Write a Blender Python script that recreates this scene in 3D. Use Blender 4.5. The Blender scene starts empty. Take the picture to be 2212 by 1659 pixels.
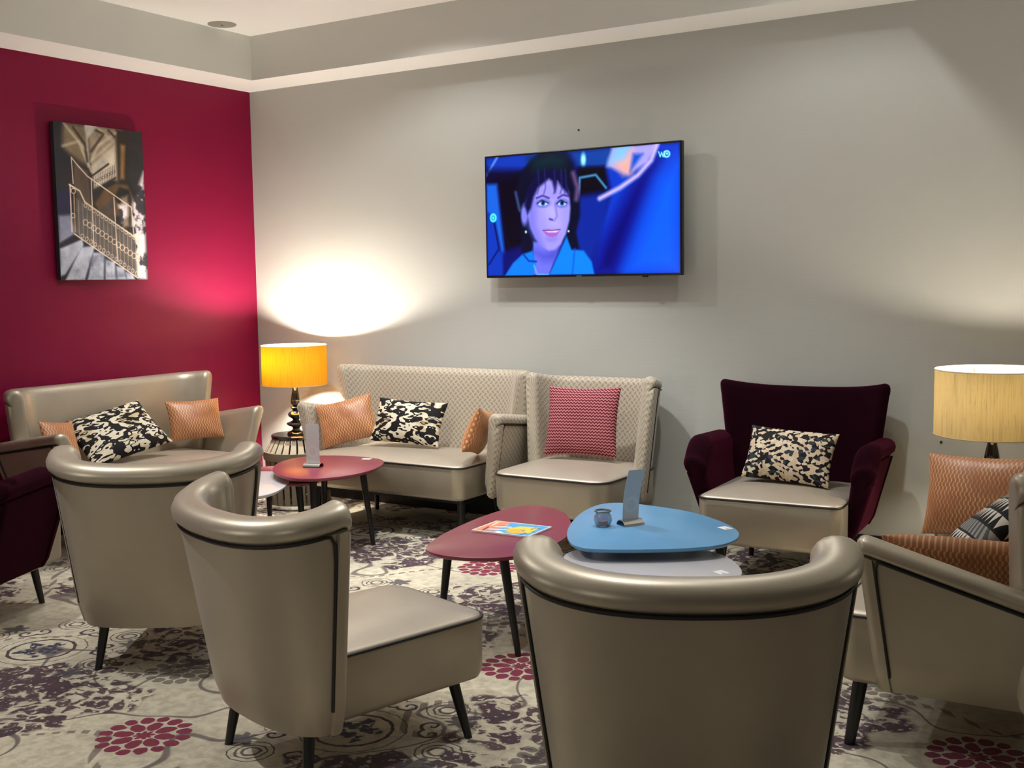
import bpy, math, random
import numpy as np
from mathutils import Vector, Matrix

S = bpy.context.scene
COL = S.collection
PI = math.pi
rnd = random.Random(5)

# ------------------------------------------------------------------ camera, world, lights, exposure
def make_camera():
    f, yaw, pit, rol = 2442.75, math.radians(32.222), math.radians(5.2986), math.radians(-0.8564)
    fw = Vector((-math.sin(yaw)*math.cos(pit), math.cos(yaw)*math.cos(pit), -math.sin(pit)))
    r0 = Vector((math.cos(yaw), math.sin(yaw), 0)); u0 = r0.cross(fw)
    r = math.cos(rol)*r0 + math.sin(rol)*u0
    u = -math.sin(rol)*r0 + math.cos(rol)*u0
    cd = bpy.data.cameras.new('camera'); cam = bpy.data.objects.new('camera', cd); COL.objects.link(cam)
    m = Matrix((r, u, -fw)).transposed().to_4x4(); m.translation = Vector((6.115, -6.15, 1.55))
    cam.matrix_world = m
    cd.sensor_fit = 'HORIZONTAL'; cd.sensor_width = 36.0; cd.lens = f*36.0/2212.0; cd.clip_start = 0.05
    S.camera = cam
make_camera()

w = bpy.data.worlds.new('world'); S.world = w; w.use_nodes = True
w.node_tree.nodes['Background'].inputs[0].default_value = (0.9, 0.92, 1, 1)
w.node_tree.nodes['Background'].inputs[1].default_value = 0.02
S.view_settings.view_transform = 'Standard'; S.view_settings.look = 'None'
S.view_settings.exposure = 0.5; S.view_settings.gamma = 1.0

def light(kind, loc, power, col, size=0.05, aim=None, spot=130, blend=.35, sy=None):
    d = bpy.data.lights.new('ceiling_or_fill_light', kind); d.energy = power; d.color = col  # one name for the tray downlights and the added fill lights
    if kind == 'SPOT': d.spot_size = math.radians(spot); d.spot_blend = blend; d.shadow_soft_size = size
    elif kind == 'AREA':
        d.size = size
        if sy: d.shape = 'RECTANGLE'; d.size_y = sy
    else: d.shadow_soft_size = size
    o = bpy.data.objects.new('ceiling_or_fill_light', d); COL.objects.link(o); o.location = loc
    if aim is not None: o.rotation_euler = (Vector(aim)-Vector(loc)).to_track_quat('-Z', 'Y').to_euler()
    return o
SPOTC = (1.0, .985, .955)
# tray downlights close to the wall: wide beams that throw the screen's and the soffit's shadows
light('SPOT', (2.0, -1.1, 3.21), 27, SPOTC, .035, (2.0, -1.1, 0), 152, .4)
light('SPOT', (4.37, -1.1, 3.21), 18, SPOTC, .035, (4.37, -1.1, 0), 152, .4)
# narrower downlights; those over the sofa seats and tables are added to brighten them
light('SPOT', (1.2, -1.3, 3.21), 125, SPOTC, .05, (1.2, -.95, 0), 84, .8)
light('SPOT', (2.6, -1.3, 3.21), 135, SPOTC, .05, (2.6, -.90, 0), 78, .7)
light('SPOT', (4.1, -1.6, 3.21), 85, SPOTC, .05, (4.1, -1.15, 0), 78, .7)
light('SPOT', (1.7, -4.1, 3.21), 135, SPOTC, .05, (2.6, -3.8, 0), 92, .8)
light('SPOT', (4.3, -2.9, 3.21), 66, SPOTC, .05, (4.62, -3.4, 0), 58, .7)  # added to light the crest of the centre chair
# added directional fill spots that brighten the two sofas
light('SPOT', (2.7, -3.0, 3.21), 52, SPOTC, .05, (2.0, -0.35, .35), 56, .8)
light('SPOT', (2.4, -2.0, 3.21), 24, SPOTC, .05, (0.25, -1.55, .75), 50, .8)
# added uplights out of view, brightening the ceiling for soft overhead fill
light('SPOT', (7.6, -1.4, 1.15), 50, (1, .95, .87), .1, (6.4, -2.0, 3.2), 140, .6)
light('SPOT', (1.4, -6.6, 1.15), 45, (1, .95, .87), .1, (2.2, -4.6, 3.2), 140, .6)
light('SPOT', (4.4, -7.6, 1.15), 25, (1, .95, .87), .1, (4.0, -5.0, 3.2), 140, .6)
light('AREA', (3.0, -3.2, 3.20), 7, (1, .98, .95), 2.6, (3.0, -3.2, 0), sy=3.6)   # added soft fill below the tray ceiling

# ------------------------------------------------------------------ node expressions
class E:
    nt = None
    def __init__(s, sock): s.s = sock
    @staticmethod
    def m(op, *a, clamp=False):
        n = E.nt.nodes.new('ShaderNodeMath'); n.operation = op; n.use_clamp = clamp
        for i, x in enumerate(a):
            if isinstance(x, E): E.nt.links.new(x.s, n.inputs[i])
            else: n.inputs[i].default_value = float(x)
        return E(n.outputs[0])
    def __add__(a, b): return E.m('ADD', a, b)
    __radd__ = __add__
    def __sub__(a, b): return E.m('SUBTRACT', a, b)
    def __rsub__(a, b): return E.m('SUBTRACT', b, a)
    def __mul__(a, b): return E.m('MULTIPLY', a, b)
    __rmul__ = __mul__
    def __truediv__(a, b): return E.m('DIVIDE', a, b)
    def __neg__(a): return E.m('MULTIPLY', a, -1)
def absx(a): return E.m('ABSOLUTE', a)
def sin(a): return E.m('SINE', a)
def cos(a): return E.m('COSINE', a)
def fract(a): return E.m('FRACT', a)
def floor(a): return E.m('FLOOR', a)
def mn(a, b): return E.m('MINIMUM', a, b)
def mx(a, b): return E.m('MAXIMUM', a, b)
def sqrt(a): return E.m('SQRT', a)
def lt(a, b): return E.m('LESS_THAN', a, b)
def gt(a, b): return E.m('GREATER_THAN', a, b)
def atan2(a, b): return E.m('ARCTAN2', a, b)
def step(edge, x, w):          # 0 below edge, 1 above, soft over w
    return E.m('MULTIPLY_ADD', x - edge, 1.0/w, .5, clamp=True)
def sep(v):
    n = E.nt.nodes.new('ShaderNodeSeparateXYZ'); E.nt.links.new(v, n.inputs[0])
    return E(n.outputs[0]), E(n.outputs[1]), E(n.outputs[2])
def comb(x, y, z=0.0):
    n = E.nt.nodes.new('ShaderNodeCombineXYZ')
    for i, a in enumerate((x, y, z)):
        if isinstance(a, E): E.nt.links.new(a.s, n.inputs[i])
        else: n.inputs[i].default_value = float(a)
    return n.outputs[0]
def coord(kind):
    n = E.nt.nodes.new('ShaderNodeTexCoord'); return n.outputs[kind]
def noise(vec, scale, detail=2, rough=.5):
    n = E.nt.nodes.new('ShaderNodeTexNoise'); n.inputs['Scale'].default_value = scale
    n.inputs['Detail'].default_value = detail; n.inputs['Roughness'].default_value = rough
    if vec is not None: E.nt.links.new(vec, n.inputs['Vector'])
    return E(n.outputs['Fac'])
def voro(vec, scale, feature='F1', out='Distance'):
    n = E.nt.nodes.new('ShaderNodeTexVoronoi'); n.feature = feature; n.inputs['Scale'].default_value = scale
    E.nt.links.new(vec, n.inputs['Vector']); return n.outputs[out]
def mix(fac, a, b):
    n = E.nt.nodes.new('ShaderNodeMix'); n.data_type = 'RGBA'
    for i, x in ((0, fac), (6, a), (7, b)):
        if isinstance(x, E): E.nt.links.new(x.s, n.inputs[i])
        elif isinstance(x, tuple): n.inputs[i].default_value = (*x, 1) if len(x) == 3 else x
        elif isinstance(x, (int, float)): n.inputs[i].default_value = x
        else: E.nt.links.new(x, n.inputs[i])
    return n.outputs[2]
def srgb(r, g, b):
    f = lambda c: (c/255/12.92) if c/255 <= .04045 else ((c/255+.055)/1.055)**2.4
    return (f(r), f(g), f(b))

def mat(name, col=(.5, .5, .5), rough=.5, metal=0.0, spec=.5, sheen=0.0, sheen_tint=None, coat=0.0, emit=None, estr=0.0,
        bump=None, bstr=.2, bdist=.002, color_fn=None, trans=0.0, rough_fn=None, coatr=.1):
    m = bpy.data.materials.new(name); m.use_nodes = True; nt = m.node_tree; E.nt = nt
    b = nt.nodes['Principled BSDF']
    b.inputs['Base Color'].default_value = (*col, 1); b.inputs['Roughness'].default_value = rough
    b.inputs['Metallic'].default_value = metal; b.inputs['Specular IOR Level'].default_value = spec
    b.inputs['Sheen Weight'].default_value = sheen
    if sheen_tint: b.inputs['Sheen Tint'].default_value = (*sheen_tint, 1)
    b.inputs['Coat Weight'].default_value = coat; b.inputs['Coat Roughness'].default_value = coatr
    b.inputs['Transmission Weight'].default_value = trans
    if emit: b.inputs['Emission Color'].default_value = (*emit, 1); b.inputs['Emission Strength'].default_value = estr
    if color_fn: nt.links.new(color_fn(), b.inputs['Base Color'])
    if rough_fn: nt.links.new(rough_fn().s, b.inputs['Roughness'])
    if bump:
        h = bump(); n = nt.nodes.new('ShaderNodeBump'); n.inputs['Strength'].default_value = bstr
        n.inputs['Distance'].default_value = bdist
        nt.links.new(h.s, n.inputs['Height']); nt.links.new(n.outputs[0], b.inputs['Normal'])
    return m

# ------------------------------------------------------------------ materials
def linen_bump():
    x, y, z = sep(coord('Object'))
    a = noise(comb(x*3, y*3, z*160), 1.0, 2, .6); b = noise(comb(x*120, y*120, z*6), 1.0, 1)
    return a + b*.4
def tint(c, amt=.06, sc=1.2):
    def f():
        v = coord('Object'); n = noise(v, sc, 3)
        x, y, z = sep(v)
        weave = noise(comb(x*4, y*4, z*180), 1.0, 1)
        k = n*.6 + weave*.4
        return mix(k, tuple(q*(1-amt) for q in c), tuple(min(1, q*(1+amt)) for q in c))
    return f
M = {}
M['wall'] = mat('linen_wallpaper', rough=.62, spec=.35, color_fn=tint((.478, .487, .452), .05), bump=linen_bump, bstr=.25, bdist=.0015)
M['red'] = mat('crimson_wallpaper', rough=.45, spec=.22, color_fn=tint((.205, .002, .036), .10), bump=linen_bump, bstr=.35, bdist=.0015)
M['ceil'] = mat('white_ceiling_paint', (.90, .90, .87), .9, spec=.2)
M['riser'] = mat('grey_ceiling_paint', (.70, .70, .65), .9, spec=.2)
M['black'] = mat('black_baseboard', (.012, .010, .010), .45)
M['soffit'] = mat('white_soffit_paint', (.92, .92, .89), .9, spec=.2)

def uvx(): 
    x, y, z = sep(coord('UV')); return x, y
def leather_bump():
    x, y = uvx()
    return noise(comb(x*500, y*120), 1.0, 2) + noise(comb(x*120, y*500), 1.0, 2)
def leather_col(c):
    def f():
        v = coord('Object'); n = noise(v, 9, 3); return mix(n, tuple(q*.93 for q in c), tuple(q*1.07 for q in c))
    return f
M['leather'] = mat('champagne_leatherette', rough=.40, metal=.55, spec=.5, sheen=.08, color_fn=leather_col((.455, .405, .315)), bump=leather_bump, bstr=.12, bdist=.0008)
M['leather_seat'] = mat('champagne_leatherette_seat', rough=.43, metal=.45, spec=.45, sheen=.08, color_fn=leather_col((.47, .415, .335)), bump=leather_bump, bstr=.12, bdist=.0008)
M['piping'] = mat('black_piping', (.010, .009, .010), .45)
M['leg'] = mat('black_lacquered_wood', (.007, .007, .008), .32, spec=.5)
def velvet_col():
    n = noise(coord('Object'), 14, 3); return mix(n, (.007, .0006, .003), (.013, .001, .005))
M['velvet'] = mat('aubergine_velvet', rough=.9, spec=.05, sheen=.22, sheen_tint=(.40, .04, .12), color_fn=velvet_col)

def leaf_fn():
    x, y = uvx(); s = 1/.027
    a = (x + y)*(s*.7071); b = (x - y)*(s*.7071)
    par = fract((floor(a) + floor(b))*.5)*2.0          # checker parity
    fa = fract(a) - .5; fb = fract(b) - .5
    p = fa*(1-par) + fb*par; q = fb*(1-par) + fa*par
    d = absx(q) - (.25 - (p*p)*.88)
    leaf = step(.0, -d, .10)
    n = noise(coord('Object'), 60, 2)
    base = mix(n, (.46, .405, .31), (.52, .46, .355))
    return mix(leaf*.8, base, (.27, .23, .185))
M['leaf'] = mat('leaf_woven_fabric', rough=.5, spec=.4, sheen=.25, color_fn=leaf_fn)

def orange_fn():
    x, y = uvx(); s = 1/.018
    u = x*s; v = y*s*1.0
    r = floor(v)
    # meandering key lines: rounded S-shaped columns
    ph = fract(v*.5)
    tri = absx(ph - .5)*2.0
    sq = E.m('MULTIPLY_ADD', tri - .5, 4.5, .5, clamp=True)
    d1 = absx(fract(u + sq*.42) - .5)
    line = step(-.16, -d1, .07)
    hz = absx(fract(v) - .5)
    wob = noise(comb(x, y), 7, 2)
    vis = step(.42, wob, .22)
    n = noise(comb(x, y), 18, 3)
    base = mix(n, (.30, .105, .040), (.42, .165, .070))
    return mix(line*vis*.85, base, (.68, .40, .19))
M['orange'] = mat('copper_velvet_fabric', rough=.42, spec=.5, sheen=.5, sheen_tint=(.9, .5, .25), color_fn=orange_fn)

def ikat_fn():
    x, y = uvx()
    X = absx(x)*1.0
    n1 = noise(comb(X*9, y*13, 3.1), 1.0, 1)
    wv = sin((n1*16.0) + X*24.0 + sin(y*34.0)*1.3)
    n2 = noise(comb(X*14, y*34, 1.7), 1.0, 1)
    wv2 = sin(n2*22.0 + y*12.0)
    k = mx(wv*.9, wv2*.75)
    blk = step(.36, k, .10)
    tan = step(.58, noise(comb(X*7, y*11, 9.), 1.0, 2), .05)
    base = mix(tan*.7, (.70, .64, .50), (.47, .36, .17))
    return mix(blk, base, (.009, .008, .009))
M['ikat'] = mat('black_and_cream_ikat', rough=.75, spec=.2, color_fn=ikat_fn)

def chevron_fn():
    x, y = uvx()
    u = x/.021; v = y/.0185
    z = absx(fract(u) - .5)*1.1
    t = fract(v + z)
    dark = step(.50, t, .14)
    pink2 = step(.28, t, .3)
    c = mix(pink2, (.58, .24, .24), (.44, .13, .15))
    return mix(dark, c, (.105, .010, .022))
M['chevron'] = mat('rose_chevron_weave', rough=.8, spec=.15, color_fn=chevron_fn)

def shard_fn():
    x, y = uvx()
    v = comb(x*1.0, y*1.35)
    w1 = noise(v, 5, 2)
    vv = comb(x + w1*.05, y*1.35 + w1*.05)
    c = voro(vv, 48, 'F1', 'Color')
    r, g, b = sep(c)
    big = noise(comb(x*3, y*9, 4.), 1.0, 2)
    blk = gt(r + (big-.5)*1.3, .50)
    cream = mix(g, (.74, .66, .50), (.62, .47, .32))
    dark = mix(gt(b, .82), (.011, .010, .012), (.03, .045, .06))
    return mix(blk, cream, dark)
M['shard'] = mat('black_cream_shard_print', rough=.7, spec=.2, color_fn=shard_fn)

def tri_fn():
    x, y = uvx()
    v = y/.062; row = floor(v); fv = fract(v)
    par = fract(row*.5)*2.0
    t = absx(fract(x/.034) - .5)*2.0
    tri = gt(t, fv)
    bandtype = fract(row/3.0)*3.0
    grey = gt(bandtype, 1.5)
    chk = gt(fract(x/.03 + fv*1.0), .5)
    c1 = mix(tri, (.72, .70, .62), (.010, .010, .010))
    c2 = mix(chk, (.33, .33, .32), (.10, .10, .10))
    c = mix(grey, c1, c2)
    ln = gt(fv, .86)
    return mix(ln, c, (.018, .018, .018))
M['triangle'] = mat('triangle_band_print', rough=.7, spec=.2, color_fn=tri_fn)

def carpet_fn():
    x, y, z = sep(coord('Object'))
    wv = coord('Object')
    nz = noise(wv, 26, 2); ny = noise(wv, 31, 2)
    gx = x + (nz-.5)*.018; gy = y + (ny-.5)*.018            # ragged edges of the weave
    a1, b1, b2 = 1.73, .76, 1.24
    def cell(cx, cy):                                       # nearest copy of a motif on the repeat lattice
        X = gx - cx; Y = gy - cy
        t = Y*(1/b2); tr = floor(t + .5)
        s_ = (X - tr*b1)*(1/a1); sr = floor(s_ + .5)
        return X - tr*b1 - sr*a1, Y - tr*b2
    # base ground, mottled
    n = noise(wv, 1.7, 4, .6); n2 = noise(wv, 22, 3, .6)
    c = mix(step(.5, n, .35), (.84, .77, .59), (.58, .54, .42))
    c = mix(step(.52, n2, .2)*.45, c, (.36, .31, .23))
    plum = mix(noise(wv, 6, 2), (.115, .060, .075), (.055, .040, .058))
    # thin vines and dashed vines
    v1 = absx(noise(wv, 1.55, 1) - .5)
    c = mix(step(-.0055, -v1, .004)*.8, c, (.10, .075, .085))
    v2 = absx(noise(comb(x+7.3, y+2.1), 1.2, 1) - .47)
    dash = gt(fract((x + y*.6)*17.0), .45)
    c = mix(step(-.010, -v2, .005)*dash*.7, c, (.11, .085, .085))
    # plum foliage clouds
    for (cx, cy, R) in ((2.38, -3.55, .36), (3.18, -1.62, .30), (1.95, -1.12, .26)):
        X, Y = cell(cx, cy); r = sqrt(X*X + Y*Y); th = atan2(Y, X)
        edge = R + sin(th*5.0)*.05 + sin(th*11.0 + 1.0)*.03
        inside = step(0.0, edge - r, .03)
        ring = absx(fract(r*9.0 + sin(th*6.0)*.22) - .5)
        swirl = noise(comb(x*1.0, y*1.0, cx), 9, 1, .5)
        fine = absx(swirl - .5)
        veins = step(.030, fine, .016)
        petals = step(-.05, sin(th*7.0 + r*30.0)*sin(r*44.0 + ny*5.0), .25)
        pat = veins*mx(petals*.95, step(.56, swirl, .03))*step(.38, noise(comb(x, y, cx), 42, 2), .1)
        c = mix(inside*pat, c, plum)
    # dark geometric rosette, half faded
    def rosette(cx, cy, R, col, c, amt=1.0):
        X, Y = cell(cx, cy); r = sqrt(X*X + Y*Y); th = atan2(Y, X)
        k = PI/4
        f = absx((fract(th*(1/k)) - .5)*k)
        X = r*cos(f); Y = r*sin(f)
        def petal(cx_, ang, ra, rt):
            ca, sa = math.cos(ang), math.sin(ang)
            u_ = X*ca + Y*sa - cx_*R; v_ = Y*ca - X*sa
            return (u_*u_)*(1/(ra*R)**2) + (v_*v_)*(1/(rt*R)**2)
        q = mn(petal(.46, 0, .225, .155), mn(petal(.81, k/2, .175, .150), petal(.86, 0, .15, .135)))
        star = r*(1/R) - (.13 + .10*absx(cos(th*4.0)))
        fill = mx(step(0, 1.0 - q, .16), step(0, -star, .02))
        grain = noise(wv, 60, 2)
        cc = mix(grain, tuple(q*.6 for q in col), tuple(q*1.35 for q in col))
        return mix(fill*amt, c, cc)
    c = rosette(3.01, -3.64, .165, (.255, .035, .075), c)
    c = rosette(2.62, -3.12, .15, (.10, .085, .085), c, .75)
    # medallion with rings, scrolls and small flowers
    X, Y = cell(1.88, -3.24); r = sqrt(X*X + Y*Y); th = atan2(Y, X)
    dk = (.075, .055, .065)
    c = mix(step(-.007, -absx(r-.135), .004), c, dk)
    c = mix(step(-.003, -absx(r-.185), .003)*.8, c, dk)
    fl = step(0, .085 + sin(th*5.0)*.022 + (ny-.5)*.10 - r, .012)*step(.45, noise(wv, 30, 2), .08)
    c = mix(fl, c, (.05, .055, .095))
    k = PI/3
    f = (fract(th*(1/k)) - .5)*k
    X = r*cos(f); Y = r*sin(f)
    px = X - .27; py = absx(Y) - .035
    rho = sqrt(px*px + py*py); ph = atan2(py, px)
    sp = absx(fract(rho*26.0 - ph*(1/(2*PI))) - .5)
    c = mix(step(-.17, -sp, .1)*lt(rho, .052), c, dk)
    k2 = PI/3
    f = (fract(th*(1/k2) + .5) - .5)*k2
    X = r*cos(f) - .36; Y = r*sin(f); rho = sqrt(X*X + Y*Y)
    rr = mn(absx(rho - .030), mn(absx(rho-.052)*1.6, absx(rho - .078)*1.9))
    c = mix(step(-.006, -rr, .004)*.9, c, dk)
    fl = step(0, .050 + sin(atan2(Y + .12, X + .02)*6.0)*.014 - sqrt(X*X + (Y+.12)*(Y+.12)), .012)
    c = mix(fl*.85, c, (.06, .055, .075))
    pile = noise(wv, 420, 1)
    return mix(pile*.30, c, (.03, .025, .02))
def pile_bump():
    return noise(coord('Object'), 330, 2)
M['carpet'] = mat('patterned_carpet', rough=.95, spec=.1, sheen=.15, color_fn=carpet_fn, bump=pile_bump, bstr=.5, bdist=.004)

def table_mat(name, c, r=.30):
    return mat(name, rough=r, spec=.5, color_fn=leather_col(c))
M['t_bur'] = table_mat('burgundy_laminate', (.235, .038, .068), .30)
M['t_blu'] = table_mat('sky_blue_laminate', (.125, .33, .57), .32)
M['t_gry'] = table_mat('pale_grey_laminate', (.50, .50, .53), .28)
M['t_edge'] = mat('dark_table_edge', (.045, .012, .018), .4)
M['chrome'] = mat('brushed_steel', (.72, .71, .70), .22, metal=1.0)
M['white'] = mat('white_paper', (.80, .79, .77), .6)
M['black_gloss'] = mat('black_gloss_lacquer', (.006, .006, .006), .07, spec=.6, coat=.6, coatr=.04)
M['tvblack'] = mat('black_plastic', (.008, .008, .009), .22)
M['slat'] = mat('taupe_painted_wood', (.255, .225, .175), .45)
M['slat_dark'] = mat('dark_bronze_wood', (.115, .095, .068), .5)
M['wallgrey'] = mat('plain_wall_paint', (.16, .15, .13), .85)

def shade_mat(name, c, tr):
    m = bpy.data.materials.new(name); m.use_nodes = True; nt = m.node_tree; E.nt = nt
    for n in list(nt.nodes): nt.nodes.remove(n)
    out = nt.nodes.new('ShaderNodeOutputMaterial')
    x, y, z = sep(coord('Object')); th = atan2(y, x)
    st = noise(comb(th*38.0, z*2.0), 1.0, 3, .7)
    k = step(.56, st, .16)
    st2 = step(.615, noise(comb(th*95.0, z*9.0, 3.0), 1.0, 3, .7), .1)
    col = mix(k*.45, c, tuple(q*.62 for q in c)); col = mix(st2*.6, col, tuple(q*.38 for q in c))
    ctr = mix(k*.6, tr, tuple(q*.66 for q in tr)); ctr = mix(st2*.8, ctr, tuple(q*.35 for q in tr))
    d = nt.nodes.new('ShaderNodeBsdfDiffuse'); t = nt.nodes.new('ShaderNodeBsdfTranslucent')
    nt.links.new(col, d.inputs[0]); nt.links.new(ctr, t.inputs[0])
    ad = nt.nodes.new('ShaderNodeAddShader'); nt.links.new(d.outputs[0], ad.inputs[0]); nt.links.new(t.outputs[0], ad.inputs[1])
    nt.links.new(ad.outputs[0], out.inputs[0]); return m
M['shade_orange'] = shade_mat('amber_silk_shade', (.50, .26, .03), (.021, .0082, .00005))
M['shade_gold'] = shade_mat('straw_silk_shade', (.50, .38, .19), (.042, .0310, .0115))
M['shade_in'] = mat('white_shade_lining', (.85, .83, .78), .8)

# ------------------------------------------------------------------ mesh helpers
def mesh(name, V, F, m, parent=None, smooth=True, ang=40, uv=None):
    me = bpy.data.meshes.new(name); me.from_pydata([tuple(map(float, v)) for v in V], [], F)
    if uv is not None:
        l = me.uv_layers.new(name='UVMap'); dat = np.array([uv[i] for f in F for i in f], dtype=np.float32)
        l.data.foreach_set('uv', dat.ravel())
    me.validate(); me.update()
    if smooth:
        me.shade_smooth()
        me.set_sharp_from_angle(angle=math.radians(ang))
    for mm in (m if isinstance(m, (list, tuple)) else [m]): me.materials.append(mm)
    o = bpy.data.objects.new(name, me); COL.objects.link(o)
    if parent: o.parent = parent
    return o

def tag(o, label, cat, group=None, kind=None):
    if label: o['label'] = label
    if cat: o['category'] = cat
    if group: o['group'] = group
    if kind: o['kind'] = kind
    return o
def empty(name, loc, rz, label, cat, group=None):
    o = bpy.data.objects.new(name, None); COL.objects.link(o); o.location = loc; o.rotation_euler = (0, 0, rz)
    o.empty_display_size = .1
    return tag(o, label, cat, group)
def struct(name, V, F, m, smooth=False):
    o = mesh(name, V, F, m, None, smooth); o['kind'] = 'structure'; return o
def box_vf(x0, x1, y0, y1, z0, z1):
    V = [(x, y, z) for z in (z0, z1) for y in (y0, y1) for x in (x0, x1)]
    F = [(0, 2, 3, 1), (4, 5, 7, 6), (0, 1, 5, 4), (2, 6, 7, 3), (0, 4, 6, 2), (1, 3, 7, 5)]
    return V, F
def joinvf(parts):
    V, F = [], []
    for v, f in parts:
        k = len(V); V += list(v); F += [tuple(i+k for i in q) for q in f]
    return V, F
def bev(o, w, seg=3):
    md = o.modifiers.new('bevel', 'BEVEL'); md.width = w; md.segments = seg; md.limit_method = 'ANGLE'; md.angle_limit = math.radians(40)
    return o

def loft(rings, closed=True, caps=True, useam=True):
    """rings: list of equal-length lists of 3-D points. returns V, F, UV in metres"""
    n = len(rings[0]); R = [np.array(r, float) for r in rings]; V = []; F = []; UV = []
    ucum = 0; mid = None
    cnt = n + 1 if (closed and useam) else n
    for i, r in enumerate(R):
        c = r.mean(0)
        if mid is not None: ucum += float(np.linalg.norm(r - R[i-1], axis=1).mean())
        mid = c; vc = 0
        for j in range(cnt):
            p = r[j % n]
            if j: vc += float(np.linalg.norm(p - r[j-1]))
            V.append(p); UV.append((ucum, vc))
    # keep the v coordinate steady along the loft
    for i in range(len(R)-1):
        for j in range(cnt-1):
            a = i*cnt + j; F.append((a, a+1, a+cnt+1, a+cnt))
        if closed and not useam: F.append((i*cnt+cnt-1, i*cnt, (i+1)*cnt, (i+1)*cnt+cnt-1))
    if caps:
        F.append(tuple(range(n-1, -1, -1))); k = (len(R)-1)*cnt; F.append(tuple(range(k, k+n)))
    return V, F, UV

def tube(pts, r, closed=False, seg=8):
    P = [Vector(p) for p in pts]; n = len(P); V = []; F = []; up = Vector((0, 0, 1)); prev = None
    for i in range(n):
        a = P[(i-1) % n] if (closed or i > 0) else P[i]; b = P[(i+1) % n] if (closed or i < n-1) else P[i]
        t = (b-a).normalized() if (b-a).length > 1e-9 else Vector((1, 0, 0))
        if prev is None:
            ref = up if abs(t.z) < .9 else Vector((1, 0, 0)); x = t.cross(ref).normalized()
        else:
            x = (prev - t*prev.dot(t)).normalized()
        prev = x; y = t.cross(x)
        rr = r[i] if isinstance(r, (list, tuple)) else r
        for k in range(seg):
            an = 2*PI*k/seg; V.append(P[i] + x*(rr*math.cos(an)) + y*(rr*math.sin(an)))
    m_ = n if closed else n-1
    for i in range(m_):
        for k in range(seg):
            a = i*seg+k; b = i*seg+(k+1) % seg; c = ((i+1) % n)*seg+(k+1) % seg; d = ((i+1) % n)*seg+k
            F.append((a, b, c, d))
    if not closed: F.append(tuple(range(seg-1, -1, -1))); F.append(tuple(range((n-1)*seg, n*seg)))
    return V, F
def lathe(prof, seg=48, closed_top=True):
    V, F = [], []
    for (r, z) in prof:
        for k in range(seg):
            a = 2*PI*k/seg; V.append((r*math.cos(a), r*math.sin(a), z))
    for i in range(len(prof)-1):
        for k in range(seg):
            F.append((i*seg+k, i*seg+(k+1) % seg, (i+1)*seg+(k+1) % seg, (i+1)*seg+k))
    if closed_top: F.append(tuple(range(seg-1, -1, -1))); F.append(tuple(range((len(prof)-1)*seg, len(prof)*seg)))
    return V, F

# ------------------------------------------------------------------ upholstery
def shell_station(bot, top, crest, t, ctr, z0, zin, tb, tt, hr, bulge, tpipe, ext=0.0, d=0.0, sgn=1, rimw=0.0, lean=0.0):
    e = 1e-3
    t2 = max(-1, min(1, t))
    def tang(fn):
        a = Vector((*fn(max(-1, t2-e)), 0)); b = Vector((*fn(min(1, t2+e)), 0)); return (b-a).normalized()
    zc = crest(t2) - d
    zr = zc - hr*1.55
    edge = abs(t) > tpipe
    pts = []
    def frame(v):
        b_ = Vector((*bot(t2), 0)); tp = Vector((*top(t2), 0)); T = (tang(bot)*(1-v) + tang(top)*v).normalized()
        N = Vector((T.y, -T.x, 0)); P = b_*(1-v) + tp*v
        if N.dot(P - Vector((*ctr, 0))) < 0: N = -N
        return P + T*ext*sgn, N
    zt = zc - hr
    def th(v): return tb*(1-v) + tt*v
    H = crest(t2) - z0
    nv = 9
    z0d = z0 + d
    for i in range(nv):
        z = z0d + (zr - z0d)*i/(nv-1); v = (z-z0)/H; P, N = frame(v)
        off = -d + (bulge*.75 if edge else 0)
        if i == 0: off -= .012
        P = P + N*off; pts.append((P.x, P.y, z))
    # groove then roll
    for be in (-62, -38, -12, 15, 40, 62, 80, 97, 115, 135, 155, 172):
        a = math.radians(be); z = zt + math.sin(a)*hr*(1.0 if a > 0 else .55); v = min(1, (z-z0)/H)
        P, N = frame(v); half = th(1)/2 - d
        cn = math.cos(a); k = (half + (bulge if cn > 0 else 0))*cn*(abs(cn)**-.15 if abs(cn) > 1e-3 else 1)
        P = P + N*(-th(1)/2 + k); pts.append((P.x, P.y, z))
    for i in range(1, 7):
        z = zt + (zin - zt)*i/6; v = max(0, (z-z0)/H); P, N = frame(v)
        tv = th(v)
        P = P + N*(-tv + d); pts.append((P.x, P.y, z))
    return pts

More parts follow.
